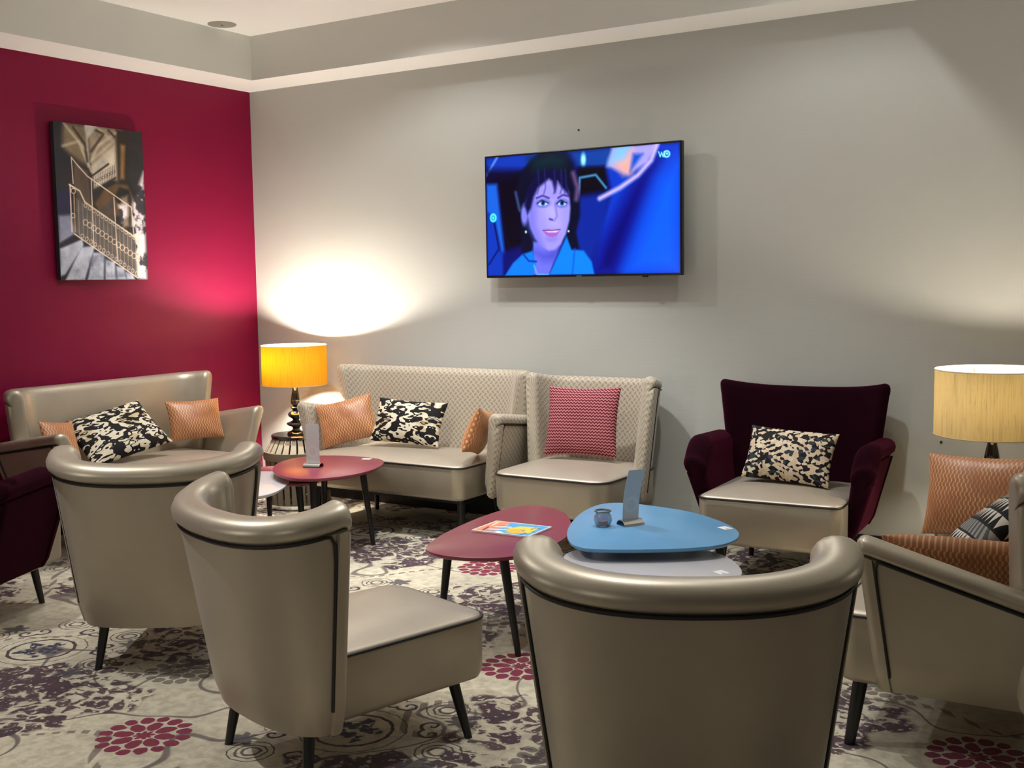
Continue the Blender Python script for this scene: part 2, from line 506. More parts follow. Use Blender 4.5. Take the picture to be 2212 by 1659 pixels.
def shell(name, m, parent, bot, top, crest, ctr=(0, 0), z0=.2, zin=.36, tb=.07, tt=.09, hr=.05, bulge=.012, tpipe=.93, nst=41, endr=.03, pipe=True, piper=.0055, vpipe=True, ts=None):
    K = dict(ctr=ctr, z0=z0, zin=zin, tb=tb, tt=tt, hr=hr, bulge=bulge, tpipe=tpipe)
    T = ts if ts is not None else [-1 + 2*i/(nst-1) for i in range(nst)]
    if tpipe < 1:
        T = [q for q in T if abs(abs(q)-tpipe) > .012] + [-tpipe-.010, -tpipe+.004, tpipe-.004, tpipe+.010]
        T = sorted(q for q in T if abs(q) <= 1)
    rings = []
    for a in (90, 65, 40, 18): 
        s = math.sin(math.radians(a)); c = 1-math.cos(math.radians(a))
        rings.append(shell_station(bot, top, crest, -1, ext=endr*s, d=endr*c*.85, sgn=-1, **K))
    for t in T: rings.append(shell_station(bot, top, crest, t, **K))
    for a in (18, 40, 65, 90):
        s = math.sin(math.radians(a)); c = 1-math.cos(math.radians(a))
        rings.append(shell_station(bot, top, crest, 1, ext=endr*s, d=endr*c*.85, sgn=1, **K))
    V, F, UV = loft(rings)
    o = mesh(name, V, F, m, parent, True, 50, UV)
    if pipe:
        tp = tpipe if vpipe else 1.0
        path = []
        def at(t, i):
            st = shell_station(bot, top, crest, t, **{**K, 'tpipe': 2})
            p = Vector(st[i]); q = Vector(st[-1]); c0 = Vector((*ctr, p.z)); dirn = (p-Vector((*ctr, p.z))); 
            # push out along the local normal by a touch
            e = 1e-3; A = Vector((*top(max(-1, t-e)), 0)); B = Vector((*top(min(1, t+e)), 0)); tg = (B-A).normalized(); N = Vector((tg.y, -tg.x, 0))
            if N.dot(dirn) < 0: N = -N
            return p + N*(piper*.7)
        if vpipe: path += [at(-tp, i) for i in range(1, 8)]
        nn = 44
        path += [at(-tp + 2*tp*i/nn, 8) for i in range(nn+1)]
        if vpipe: path += [at(tp, i) for i in range(7, 0, -1)]
        # round the two turns
        for _ in range(2):
            path = [path[0]] + [(path[i-1] + path[i]*2 + path[i+1])/4 for i in range(1, len(path)-1)] + [path[-1]]
        V, F = tube(path, piper)
        mesh('piping', V, F, M['piping'], parent)
    return o

def outline_round(pts, n=72, it=3):
    """closed smooth outline through/near pts by corner cutting, resampled"""
    P = [np.array(p, float) for p in pts]
    for _ in range(it):
        Q = []
        for i in range(len(P)):
            a, b = P[i], P[(i+1) % len(P)]; Q += [a*.75+b*.25, a*.25+b*.75]
        P = Q
    P = np.array(P); L = np.r_[0, np.cumsum(np.linalg.norm(np.roll(P, -1, 0)-P, axis=1))]
    PP = np.vstack([P, P[:1]]); s = np.linspace(0, L[-1], n, endpoint=False)
    return np.c_[np.interp(s, L, PP[:, 0]), np.interp(s, L, PP[:, 1])]
def roundrect(x0, x1, y0, y1, rb, rf, n=10):
    """plan outline, rb radius at y0 corners, rf at y1 corners; ccw"""
    P = []
    for cx, cy, r, a0 in ((x1-rb, y0+rb, rb, -90), (x1-rf, y1-rf, rf, 0), (x0+rf, y1-rf, rf, 90), (x0+rb, y0+rb, rb, 180)):
        for i in range(n): a = math.radians(a0 + 90*i/(n-1)); P.append((cx+r*math.cos(a), cy+r*math.sin(a)))
    return np.array(P)
def inset(P, d):
    a = np.roll(P, 1, 0); b = np.roll(P, -1, 0); t = b-a; t /= (np.linalg.norm(t, axis=1)[:, None]+1e-9)
    n = np.c_[-t[:, 1], t[:, 0]]
    ar = 0.5*np.sum(P[:, 0]*np.roll(P[:, 1], -1) - np.roll(P[:, 0], -1)*P[:, 1])
    return P + n*d*(1 if ar > 0 else -1)
def slab(P, levels, dome=None):
    """levels: (z, inset). dome: (height) closes the top with shrinking rings"""
    rings = [[(*q, z) for q in inset(P, d)] for z, d in levels]
    zt, dt = levels[-1]; base = inset(P, dt); c = base.mean(0)
    if dome is not None:
        for k in (.97, .9, .78, .6, .4, .2, .03):
            rings.append([(*(c + (q-c)*k), zt + dome*(1-k**3.2)) for q in base])
    V, F, UV = loft(rings)
    UV = [(v[0], v[1]) for v in V]
    # side faces need their own unwrap: use angle length for u, z for v
    return V, F, UV

def seat_block(parent, P, z0, z1, m_side, m_top, dome=.035, rb=.03, pr=.0055, nm=('seat_base', 'seat_cushion')):
    lv = [(z0, rb), (z0+rb*.3, rb*.35), (z0+rb, 0), (z1-.012, -.004), (z1, -.002)]
    rings = [[(*q, z) for q in inset(P, d)] for z, d in lv]; V, F, UV = loft(rings)
    UV = [(b, a) for a, b in UV]
    mesh(nm[0], V, F, m_side, parent, True, 50, UV)
    V, F, UV = slab(P, [(z1-.02, .006), (z1+.001, .002), (z1+.008, .006), (z1+.013, .016)], dome)
    mesh(nm[1], V, F, m_top, parent, True, 60, UV)
    V, F = tube([(*q, z1) for q in inset(P, -.003)], pr, True); mesh('piping', V, F, M['piping'], parent)

def leg(parent, x, y, z, dx=.03, dy=.03, r1=.021, r0=.014, m=None):
    """tapered leg from (x,y,z) to the floor, splayed by dx,dy"""
    V, F = tube([(x, y, z), (x+dx*.5, y+dy*.5, z/2), (x+dx, y+dy, 0.002)], [r1, (r1+r0)/2, r0], False, 16)
    # flatten ring ends to horizontal
    V = [Vector(v) for v in V]
    for i in range(16): V[i].z = z
    for i in range(32, 48): V[i].z = 0.001
    return mesh('leg', V, F, m or M['leg'], parent)

def ucurve(hw, yb, yf, px, py):
    def f(t):
        s = abs(t); a = s*PI/2
        x = hw*(math.sin(a)**px); y = yf - (yf-yb)*(max(0, math.cos(a))**py)
        return ((x if t >= 0 else -x), y)
    return f

def cocktail_chair(loc, rz, label):
    t = empty('cocktail_chair', loc, rz, label, 'chair', 'champagne cocktail chairs seen from behind')
    bot = ucurve(.320, -.330, -.175, .85, .80)
    top = ucurve(.418, -.452, -.190, .85, .95)
    crest = lambda s: .862 + .050*abs(s)**2.0
    shell('backrest', M['leather'], t, bot, top, crest, z0=.185, zin=.36, tb=.06, tt=.108, hr=.054, bulge=.018, tpipe=.945, endr=.024)
    P = roundrect(-.285, .285, -.25, .47, .06, .075)
    P[:, 0] *= (1 - (P[:, 1]-(-.25))*.07)
    seat_block(t, P, .19, .405, M['leather'], M['leather_seat'], .04)
    for sx in (-1, 1):
        leg(t, sx*.225, -.22, .20, sx*.03, -.03); leg(t, sx*.225, .34, .20, sx*.035, .035)
    return t

def back_plan(hw, yb, yf, k=5):
    """nearly straight back whose ends wrap forwards"""
    def f(t):
        s = abs(t); return (hw*t, yb + (yf-yb)*s**k)
    return f
def arm_shell(parent, side, m, xb, xt, yr, yf_b, yf_t, crest, z0=.22, tb=.06, tt=.085, hr=.042, **kw):
    """an arm running front to back on one side; xb/xt = outer x at bottom/top"""
    def fb(t): return (side*xb, yr + (yf_b-yr)*(t+1)/2)
    def ft(t): return (side*xt, yr + (yf_t-yr)*(t+1)/2)
    def c(t): return crest((t+1)/2)
    return shell('armrest', m, parent, fb, ft, c, ctr=(0, 0), z0=z0, zin=.34, tb=tb, tt=tt, hr=hr, nst=25, tpipe=.93, endr=.03, **kw)

def loveseat(loc, rz, label, mb, ma, hw=.75, zback=.965, z0=.215, fab_in=None, seat_f=.40, armf=.27, sagc=.0, arm_top=.75, arm_rear=.66, name='loveseat', cat='sofa', seatz=.445, flare=.12, rail=False):
    t = empty(name, loc, rz, label, cat)
    bot = back_plan(hw-.10, -.33, -.215, 8); top = back_plan(hw, -.37, -.185, 9)
    crest = lambda s: zback - .012 - sagc*(1-abs(s)**2) + .012*abs(s)**6 
    shell('backrest', mb, t, bot, top, crest, ctr=(0, .5), z0=z0, zin=.38, tb=.11, tt=.10, hr=.055, bulge=.010, tpipe=.965, endr=.035)
    # centre seam of the back
    zs = [.46 + .04*i for i in range(13)]
    for sd in (-1, 1):
        arm_shell(t, sd, ma, hw-.02-flare, hw+.03, -.30, armf-.04, armf, lambda u: arm_rear + (arm_top-arm_rear)*u, z0=z0)
    P = roundrect(-(hw-.165), hw-.165, -.26, seat_f, .03, .07)
    seat_block(t, P, z0, seatz, M['leather'], M['leather_seat'], .03)
    # black plinth rail under the seat
    if rail: V, F = box_vf(-(hw-.19), hw-.19, -.22, seat_f-.06, z0-.022, z0+.004); mesh('rail', V, F, M['leg'], t, False)
    for sx in (-1, 1):
        leg(t, sx*(hw-.30), -.18, z0, sx*.02, -.03); leg(t, sx*(hw-.215), seat_f-.075, z0, sx*.015, .03, .025, .018)
    return t

# ------------------------------------------------------------------ room
TRX0, TRX1, TRY0, TRY1, ZS, ZT = .373, 4.59, -5.6, -.349, 2.942, 3.24
RX, RY = 9.0, -9.0
fl = struct('floor', *[[(0, 0, 0), (RX, 0, 0), (RX, RY, 0), (0, RY, 0)], [(0, 3, 2, 1)]], M['carpet'])
def wallbox(name, x0, x1, y0, y1, m): V, F = box_vf(x0, x1, y0, y1, 0, ZS); return struct(name, V, F, m)
wallbox('wall_back', 0, RX, 0, .12, M['wall'])
wallbox('wall_left', -.12, 0, RY, .12, M['red'])
wallbox('wall_right', RX, RX+.12, RY, .12, M['wallgrey'])
wallbox('wall_front', -.12, RX+.12, RY-.12, RY, M['wallgrey'])
# soffit ring around the tray, tray risers, tray ceiling
V, F = joinvf([([(x0, y0, ZS), (x1, y0, ZS), (x1, y1, ZS), (x0, y1, ZS)], [(0, 3, 2, 1)]) for x0, x1, y0, y1 in
    ((0, RX, TRY1, 0), (0, TRX0, TRY0, TRY1), (TRX1, RX, TRY0, TRY1), (0, RX, RY, TRY0))])
struct('trim_1', V, F, M['soffit'])
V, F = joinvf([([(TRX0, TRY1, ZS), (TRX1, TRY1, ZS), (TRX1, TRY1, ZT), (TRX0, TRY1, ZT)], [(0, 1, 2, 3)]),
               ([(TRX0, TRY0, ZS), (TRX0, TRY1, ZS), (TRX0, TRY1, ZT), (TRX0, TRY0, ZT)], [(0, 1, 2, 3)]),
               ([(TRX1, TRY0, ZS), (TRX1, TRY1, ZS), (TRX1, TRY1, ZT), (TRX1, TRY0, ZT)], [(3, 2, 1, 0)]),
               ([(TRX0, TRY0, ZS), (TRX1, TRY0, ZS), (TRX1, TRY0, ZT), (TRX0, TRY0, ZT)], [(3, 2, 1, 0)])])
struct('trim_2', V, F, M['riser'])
struct('ceiling', [(TRX0, TRY0, ZT), (TRX1, TRY0, ZT), (TRX1, TRY1, ZT), (TRX0, TRY1, ZT)], [(0, 3, 2, 1)], M['ceil'])
V, F = box_vf(0.012, RX, -.012, 0, 0, .135); struct('baseboard_back', V, F, M['black'])
V, F = box_vf(0, .012, RY, 0, 0, .135); struct('baseboard_left', V, F, M['black'])

# round flush disc in the tray ceiling
c = empty('ceiling_speaker', (.49, -.72, ZT), 0, 'round grey flush disc in the white tray ceiling near the corner', 'ceiling speaker')
V, F = lathe([(.001, -.006), (.085, -.006), (.092, -.003), (.092, 0)], 48); mesh('cover', V, F, mat('grey_grille', (.30, .28, .24), .6), c)
V, F = lathe([(.001, -.010), (.006, -.009), (.008, -.005)], 16); mesh('screw', V, F, M['black'], c)

# ------------------------------------------------------------------ painted pictures (numpy -> colour attribute on a grid)
def vnoise(w, h, cells, seed=0, octs=4):
    r = np.random.RandomState(seed); out = np.zeros((h, w)); amp = 1; tot = 0
    for o in range(octs):
        cx, cy = int(cells*2**o)+2, int(cells*h/w*2**o)+2; g = r.rand(cy+1, cx+1)
        x = np.linspace(0, cx-1.001, w); y = np.linspace(0, cy-1.001, h); xi = x.astype(int); yi = y.astype(int)
        fx = x-xi; fy = y-yi; fx = fx*fx*(3-2*fx); fy = fy*fy*(3-2*fy)
        a = g[np.ix_(yi, xi)]*(1-fx) + g[np.ix_(yi, xi+1)]*fx; b = g[np.ix_(yi+1, xi)]*(1-fx) + g[np.ix_(yi+1, xi+1)]*fx
        out += amp*(a*(1-fy[:, None]) + b*fy[:, None]); tot += amp; amp *= .5
    return out/tot
class Canvas:
    def __init__(s, w, h, quad, bg):
        s.w, s.h = w, h; s.img = np.zeros((h, w, 3)) + np.array(bg)
        s.X, s.Y = np.meshgrid((np.arange(w)+.5), (np.arange(h)+.5)); s.q = quad
    def p(s, x, y):    # bilinear-inverse approximation from reading coordinates to the canvas
        (x0, y0), (x1, y1), (x2, y2), (x3, y3) = s.q      # TL TR BR BL
        u, v = .5, .5
        for _ in range(6):
            l = x0 + (x3-x0)*v; r = x1 + (x2-x1)*v; u = (x-l)/(r-l)
            t = y0 + (y1-y0)*u; b = y3 + (y2-y3)*u; v = (y-t)/(b-t)
        return u*s.w, v*s.h
    def P(s, pts): return [s.p(*q) for q in pts]
    def blend(s, a, col):
        col = np.array(col) if not isinstance(col, np.ndarray) else col
        s.img = s.img*(1-a[..., None]) + col*a[..., None]
    def poly(s, pts, col, soft=1.0, alpha=1.0):
        P = s.P(pts); ins = np.zeros((s.h, s.w), bool); d = np.full((s.h, s.w), 1e9); n = len(P)
        for i in range(n):
            (ax, ay), (bx, by) = P[i], P[(i+1) % n]
            c = ((ay > s.Y) != (by > s.Y)) & (s.X < (bx-ax)*(s.Y-ay)/((by-ay) or 1e-9)+ax); ins ^= c
            d = np.minimum(d, s.seg(ax, ay, bx, by))
        sd = np.where(ins, d, -d); s.blend(np.clip(sd/soft*.5+.5, 0, 1)*alpha, col)
    def seg(s, ax, ay, bx, by):
        dx, dy = bx-ax, by-ay; L = dx*dx+dy*dy+1e-9; t = np.clip(((s.X-ax)*dx+(s.Y-ay)*dy)/L, 0, 1)
        return np.hypot(s.X-ax-t*dx, s.Y-ay-t*dy)
    def line(s, pts, wd, col, soft=1.0, alpha=1.0):
        P = s.P(pts); d = np.full((s.h, s.w), 1e9)
        for i in range(len(P)-1): d = np.minimum(d, s.seg(*P[i], *P[i+1]))
        s.blend(np.clip((wd-d)/soft*.5+.5, 0, 1)*alpha, col)
    def ell(s, x, y, rx, ry, col, soft=1.0, alpha=1.0, ring=None):
        cx, cy = s.p(x, y); ex, _ = s.p(x+rx, y); _, ey = s.p(x, y+ry); a, b = abs(ex-cx), abs(ey-cy)
        r = np.hypot((s.X-cx)/a, (s.Y-cy)/b); k = (1-r)*min(a, b)
        if ring is not None: k = ring - abs(k)
        s.blend(np.clip(k/soft*.5+.5, 0, 1)*alpha, col)
def canvas_mesh(name, cv, m, parent, fn):
    """fn(u,v)->(x,y,z); grid mesh with the picture as a colour attribute"""
    w, h = cv.w, cv.h; us = np.linspace(0, 1, w); vs = np.linspace(0, 1, h); V = [fn(u, v) for v in vs for u in us]
    idx = np.arange(w*h).reshape(h, w); Q = np.stack([idx[:-1, :-1], idx[1:, :-1], idx[1:, 1:], idx[:-1, 1:]], -1).reshape(-1, 4)
    me = bpy.data.meshes.new(name); me.from_pydata(V, [], Q.tolist())
    ca = me.color_attributes.new(name='picture', type='FLOAT_COLOR', domain='POINT')
    d = np.ones((w*h, 4), np.float32); d[:, :3] = np.clip(cv.img.reshape(-1, 3), 0, 1)**2.2; ca.data.foreach_set('color', d.ravel())
    me.materials.append(m); o = bpy.data.objects.new(name, me); COL.objects.link(o); o.parent = parent; return o
def attr_mat(name, emit, base=1.0, rough=.5):
    m = bpy.data.materials.new(name); m.use_nodes = True; nt = m.node_tree; b = nt.nodes['Principled BSDF']
    a = nt.nodes.new('ShaderNodeAttribute'); a.attribute_name = 'picture'
    if emit:
        b.inputs['Base Color'].default_value = (.004, .004, .005, 1); nt.links.new(a.outputs['Color'], b.inputs['Emission Color']); b.inputs['Emission Strength'].default_value = emit
    else: nt.links.new(a.outputs['Color'], b.inputs['Base Color'])
    b.inputs['Roughness'].default_value = rough
    return m

# television ------------------------------------------------------
def tv_canvas():
    c = Canvas(460, 258, ((137, 297), (1865, 160), (1870, 1325), (168, 1345)), (.01, .05, .30))
    W, H = c.w, c.h
    c.poly([(137, 300), (650, 240), (480, 420), (145, 450)], (.05, .22, .70), 6)
    c.line([(250, 290), (140, 460)], 2, (.45, .62, 1), 3)
    c.poly([(145, 400), (500, 400), (520, 560), (145, 540)], (.01, .03, .18), 10)
    c.poly([(250, 500), (560, 420), (520, 1090), (330, 1110)], (.0, .01, .10), 12)
    c.poly([(145, 530), (250, 525), (330, 1140), (300, 1150), (230, 850), (150, 770)], (.10, .38, .86), 5)
    c.poly([(150, 760), (225, 850), (290, 1130), (325, 1150), (325, 1345), (168, 1345)], (.02, .22, .72), 4)
    c.line([(225, 860), (275, 1100), (180, 1240)], 1.5, (.01, .05, .3), 2)
    c.poly([(320, 1140), (500, 1080), (520, 1200), (330, 1345)], (.01, .08, .42), 8)
    c.poly([(920, 240), (1300, 195), (1270, 380), (1000, 380)], (.04, .25, .62), 8)
    c.ell(1050, 310, 22, 55, (.62, .95, 1), 3)
    c.poly([(1000, 380), (1250, 370), (1250, 610), (1010, 640)], (.0, .01, .08), 5)
    c.line([(1010, 640), (1020, 470), (1160, 445), (1250, 560)], 1.8, (.35, .72, .95), 3)
    c.poly([(1000, 640), (1300, 590), (1260, 800), (1180, 1330), (1000, 1330), (960, 900)], (.02, .16, .60), 10)
    c.poly([(1250, 380), (1480, 420), (1600, 180), (1865, 160), (1870, 1325), (1150, 1330), (1200, 1000), (1300, 600)], (.03, .22, .78), 6)
    c.poly([(1500, 500), (1690, 300), (1560, 640), (1330, 1325), (1150, 1330), (1220, 1080)], (.0, .02, .42), 22)
    c.poly([(1690, 500), (1870, 300), (1870, 1325), (1420, 1325)], (.02, .36, .98), 26)
    c.poly([(1300, 200), (1690, 168), (1600, 340), (1440, 450), (1252, 372)], (.66, .62, .92), 5)
    c.poly([(1320, 340), (1470, 230), (1460, 430), (1400, 440)], (1.0, .68, .60), 12)
    c.poly([(1350, 200), (1440, 190), (1400, 300), (1290, 330)], (.45, .80, 1.0), 14)
    c.poly([(1480, 262), (1562, 262), (1455, 420)], (.10, .30, .80), 5)
    c.line([(1680, 175), (1630, 320), (1520, 450), (1370, 560), (1195, 655)], 4.5, (.80, .72, .98), 4)
    # hair behind
    c.poly([(560, 330), (640, 270), (760, 245), (880, 262), (950, 340), (1000, 480), (1020, 640), (1025, 800), (990, 960), (1020, 1100), (940, 1110), (900, 1000), (600, 1130), (500, 1130), (480, 960), (490, 780), (445, 730), (420, 620), (470, 440)], (.01, .06, .16), 4)
    c.poly([(560, 300), (760, 240), (900, 280), (870, 380), (600, 400)], (.0, .16, .20), 16)
    # neck, face
    c.poly([(600, 1040), (860, 1030), (820, 1150), (750, 1335), (600, 1335)], (.42, .44, .93), 3)
    c.poly([(620, 1130), (720, 1150), (860, 1080), (800, 1200), (700, 1200)], (.28, .30, .78), 14)
    c.poly([(600, 500), (690, 440), (800, 430), (885, 500), (925, 600), (938, 740), (930, 850), (900, 970), (855, 1060), (800, 1110), (745, 1118), (680, 1080), (620, 1010), (575, 920), (545, 800), (535, 680)], (.62, .58, .98), 3)
    c.poly([(545, 700), (600, 560), (620, 900), (690, 1080), (620, 1010), (565, 900)], (.45, .45, .93), 12)
    c.poly([(700, 700), (820, 720), (840, 900), (760, 900)], (.72, .68, 1.0), 16)
    c.ell(515, 800, 32, 90, (.50, .50, .92), 3)
    # fringe
    c.poly([(520, 720), (545, 560), (620, 440), (760, 390), (900, 440), (930, 640), (900, 600), (860, 560), (820, 500), (800, 600), (770, 500), (740, 480), (690, 520), (640, 560), (600, 640), (575, 740), (545, 790)], (.05, .06, .24), 4)
    for x in (640, 700, 790, 850, 890): c.line([(x, 400), (x+10, 560), (x-5, 610)], 1.2, (.20, .18, .48), 2, .7)
    c.line([(960, 430), (1000, 560), (990, 660)], 4, (.60, .40, .62), 6, .8)
    c.line([(430, 600), (470, 760)], 2.5, (.35, .42, .62), 4, .8)
    # eyes
    for ex, ey, rx in ((688, 696, 46), (862, 696, 40)):
        c.ell(ex, ey, rx+9, 33, (.30, .30, .72), 4)
        c.ell(ex, ey, rx, 23, (.72, .88, 1.0), 1.5)
        c.ell(ex, ey-2, 19, 22, (.05, .28, .50), 1.5); c.ell(ex, ey-4, 8, 9, (.0, .03, .12), 1)
        c.line([(ex-rx-6, ey+2), (ex-12, ey-27), (ex+rx+2, ey-4)], 1.3, (.05, .08, .30), 1.5)
    c.line([(628, 650), (685, 628), (742, 650)], 1.6, (.16, .16, .46), 2); c.line([(826, 648), (870, 622), (915, 632)], 1.6, (.16, .16, .46), 2)
    c.line([(800, 700), (818, 810), (795, 850), (752, 838)], 1.6, (.42, .40, .84), 3, .8); c.line([(750, 835), (775, 842)], 1.2, (.18, .15, .5), 2)
    # mouth
    c.poly([(685, 935), (740, 922), (775, 930), (850, 926), (820, 985), (775, 1003), (725, 985)], (.66, .38, .78), 2)
    c.poly([(705, 940), (850, 932), (810, 955), (740, 955)], (.88, .86, 1.0), 1.5); c.line([(690, 937), (770, 940), (848, 930)], .7, (.20, .10, .42), 1)
    c.poly([(720, 1010), (820, 1010), (790, 1030), (740, 1030)], (.5, .48, .92), 6)
    # coat
    c.poly([(335, 1342), (410, 1230), (500, 1150), (595, 1120), (625, 1240), (600, 1342)], (.03, .48, 1), 2.5)
    c.poly([(750, 1335), (850, 1120), (905, 990), (950, 1110), (1060, 1120), (1130, 1220), (1155, 1335)], (.03, .50, 1), 2.5)
    c.line([(980, 1100), (960, 1330)], 1.2, (.02, .30, .8), 2); c.line([(510, 1150), (560, 1210), (630, 1215)], 1.6, (.02, .16, .55), 2)
    c.line([(610, 1250), (640, 1330), (740, 1335)], 1.5, (.35, .72, .95), 2)
    c.ell(531, 950, 9, 12, (.9, 1, 1), 1.5); c.ell(923, 945, 8, 9, (.9, 1, 1), 1.5)
    # overlays: round badge, channel mark
    c.ell(217, 825, 33, 40, (.35, .95, 1), 1.5); c.ell(217, 825, 14, 17, (.05, .50, .62), 1.2, 1, .8)
    cy = (.55, 1, 1)
    c.line([(1692, 245), (1704, 290), (1716, 250), (1728, 290), (1738, 245)], 1.1, cy, 1)
    c.ell(1758, 265, 22, 26, cy, 1.2, 1, 1.6); c.line([(1740, 242), (1742, 290)], 1.1, cy, 1); c.ell(1760, 262, 9, 11, cy, 1)
    return c
tv = empty('television', (2.803, -.06, 1.94), 0, 'wide flat television hung on the beige wall showing a woman in a blue coat', 'television')
def tv_box(): 
    V, F = box_vf(-.672, .672, -.055, -.02, -.382, .382); return V, F
o = mesh('housing', *tv_box(), M['tvblack'], tv, False); bev(o, .005, 2)
V, F = box_vf(-.35, .35, -.02, .030, -.22, .20); o = mesh('rear_casing', V, F, M['tvblack'], tv, False); bev(o, .01)
V, F = joinvf([box_vf(-.22, -.18, .030, .045, -.2, .2), box_vf(.18, .22, .030, .045, -.2, .2), box_vf(-.3, .3, .040, .057, -.06, .06)]); mesh('wall_bracket', V, F, M['tvblack'], tv, False)
canvas_mesh('screen', tv_canvas(), attr_mat('screen_picture', .85, rough=.2), tv, lambda u, v: (-.660 + 1.320*u, -.0565, .370 - .738*v))
V, F = box_vf(-.018, .018, -.0575, -.055, -.3795, -.3755); mesh('logo', V, F, mat('silver_print', (.35, .35, .37), .3, metal=.5), tv, False)
V, F = box_vf(.42, .45, -.054, -.035, -.390, -.380); mesh('sensor', V, F, M['tvblack'], tv, False)

# staircase picture ------------------------------------------------
def stair_canvas():
    c = Canvas(250, 360, ((205, 240), (925, 320), (975, 1520), (265, 1530)), (.10, .09, .10)); w, h = c.w, c.h
    n1 = vnoise(w, h, 5, 1, 5); n2 = vnoise(w, h, 12, 2, 4)
    c.poly([(205, 240), (360, 260), (380, 560), (340, 780), (225, 800)], (.06, .06, .11), 6)
    c.poly([(225, 790), (345, 790), (350, 1010), (240, 1010)], (.02, .02, .22), 5)
    c.poly([(800, 300), (925, 320), (945, 680), (870, 820), (800, 700)], (.16, .15, .16), 4)
    c.poly([(280, 250), (470, 270), (480, 600), (400, 560), (330, 500), (270, 440)], (.46, .40, .31), 8)
    c.poly([(470, 270), (760, 300), (720, 720), (500, 640)], (.58, .52, .44), 6)
    c.poly([(700, 300), (800, 310), (800, 700), (720, 730)], (.16, .12, .10), 5)
    c.poly([(740, 420), (780, 430), (770, 700), (735, 700)], (.50, .38, .22), 4)
    for a in ([(290, 260), (400, 400), (500, 640)], [(280, 440), (400, 400), (460, 470)], [(700, 330), (560, 430), (500, 560)], [(460, 280), (480, 600)], [(560, 300), (680, 400), (520, 540)]):
        c.line(a, 3.0, (.78, .74, .66), 3, .7)
    for a in ([(360, 290), (450, 420), (470, 560)], [(520, 300), (600, 340), (500, 480)], [(640, 310), (690, 360)]): c.line(a, 2.5, (.14, .11, .09), 3, .9)
    c.poly([(440, 240), (560, 270), (470, 380)], (.72, .70, .68), 3)
    c.poly([(500, 600), (600, 500), (690, 430), (700, 690), (520, 780)], (.74, .70, .64), 4)
    c.poly([(360, 560), (480, 640), (500, 920), (400, 900), (360, 740)], (.30, .24, .20), 4)
    # inner balustrade flight
    c.line([(490, 690), (640, 580)], 2.2, (.16, .12, .12), 1.5); c.line([(520, 800), (700, 690)], 2.0, (.18, .14, .13), 1.5)
    for i in range(14): x = 505+i*14; c.line([(x, 690-i*8), (x+3, 780-i*7)], .6, (.20, .16, .16), 1, .8)
    for i in range(8): c.ell(530+i*22, 725-i*12, 11, 11, (.22, .18, .18), 1, .8, .6)
    # arch
    c.poly([(530, 900), (600, 790), (700, 735), (800, 750), (850, 850), (830, 1000), (700, 1000), (560, 960)], (.34, .25, .15), 4)
    c.poly([(690, 850), (730, 770), (810, 790), (830, 900), (760, 960)], (.06, .05, .07), 4)
    c.poly([(560, 950), (680, 850), (700, 1200), (540, 1250)], (.25, .22, .20), 4)
    c.poly([(740, 850), (800, 830), (810, 1080), (760, 1100)], (.50, .44, .38), 5)
    # foliage right
    fo = np.clip((n2-.44)*9, 0, 1); reg = Canvas(w, h, c.q, (0, 0, 0)); reg.poly([(935, 640), (960, 1520), (860, 1510), (830, 1180), (840, 900)], (1, 1, 1), 6); reg.poly([(720, 910), (800, 900), (800, 1000), (740, 1060)], (1, 1, 1), 5)
    c.blend(reg.img[..., 0], np.array((.22, .21, .25))); c.blend(reg.img[..., 0]*fo, np.array((.84, .80, .82)))
    # lower wall behind railing
    c.poly([(380, 850), (860, 1180), (880, 1500), (600, 1330), (380, 1150)], (.33, .31, .30), 3)
    # stairs
    c.poly([(250, 1000), (350, 990), (380, 1150), (250, 1240)], (.48, .50, .60), 5)
    c.poly([(255, 1230), (380, 1150), (880, 1500), (880, 1530), (265, 1530)], (.05, .05, .13), 4)
    for q in ([(258, 1270), (430, 1190), (440, 1240), (300, 1480), (262, 1500)], [(420, 1255), (530, 1245), (450, 1525), (300, 1528)], [(515, 1300), (605, 1300), (600, 1525), (470, 1525)], [(612, 1355), (690, 1375), (700, 1522), (612, 1522)], [(700, 1410), (765, 1420), (785, 1520), (708, 1520)], [(775, 1455), (840, 1475), (860, 1520), (790, 1520)]):
        c.poly(q, (.72, .75, .82), 3)
    st = np.clip((n1-.5)*6, 0, 1); reg = Canvas(w, h, c.q, (0, 0, 0)); reg.poly([(255, 1230), (440, 1190), (880, 1500), (265, 1530)], (1, 1, 1), 4)
    c.blend(reg.img[..., 0]*st*.55, np.array((.25, .27, .36)))
    # iron railing
    R = (.84, .76, .68)
    c.line([(330, 750), (410, 800), (450, 890), (870, 1180), (885, 1220), (890, 1500)], 1.9, R, 1.2)
    c.line([(345, 530), (400, 600), (470, 680), (830, 930), (850, 1160)], 1.5, R, 1.2)
    c.line([(370, 1150), (880, 1505)], 1.7, R, 1.2); c.line([(335, 750), (350, 1130)], 1.6, R, 1.2); c.line([(365, 820), (375, 1130)], 1.4, (.70, .55, .38), 1.2)
    c.line([(345, 540), (360, 740)], 1.2, R, 1); c.line([(500, 700), (520, 1240)], 1.3, R, 1); c.line([(683, 850), (715, 1370)], 1.4, R, 1)
    for i in range(15):
        x = 400+i*33; c.line([(x, 880+i*20.5), (x+6, 1165+i*22)], .55, (.70, .64, .60), 1, .8)
    for i in range(14):
        x = 455+i*33.; c.ell(x, 1055+i*22.5, 18, 23, R, 1, 1, .8)
        c.ell(x, 918+i*21.5, 11, 14, R, 1, .9, .8); c.ell(430+i*34, 1165+i*23.5, 12, 15, R, 1, .9, .8)
    c.ell(358, 1000, 14, 18, R, 1, 1, 1); c.ell(360, 800, 16, 20, R, 1, 1, 1)
    c.img *= (.82 + .36*n2[..., None]); return c
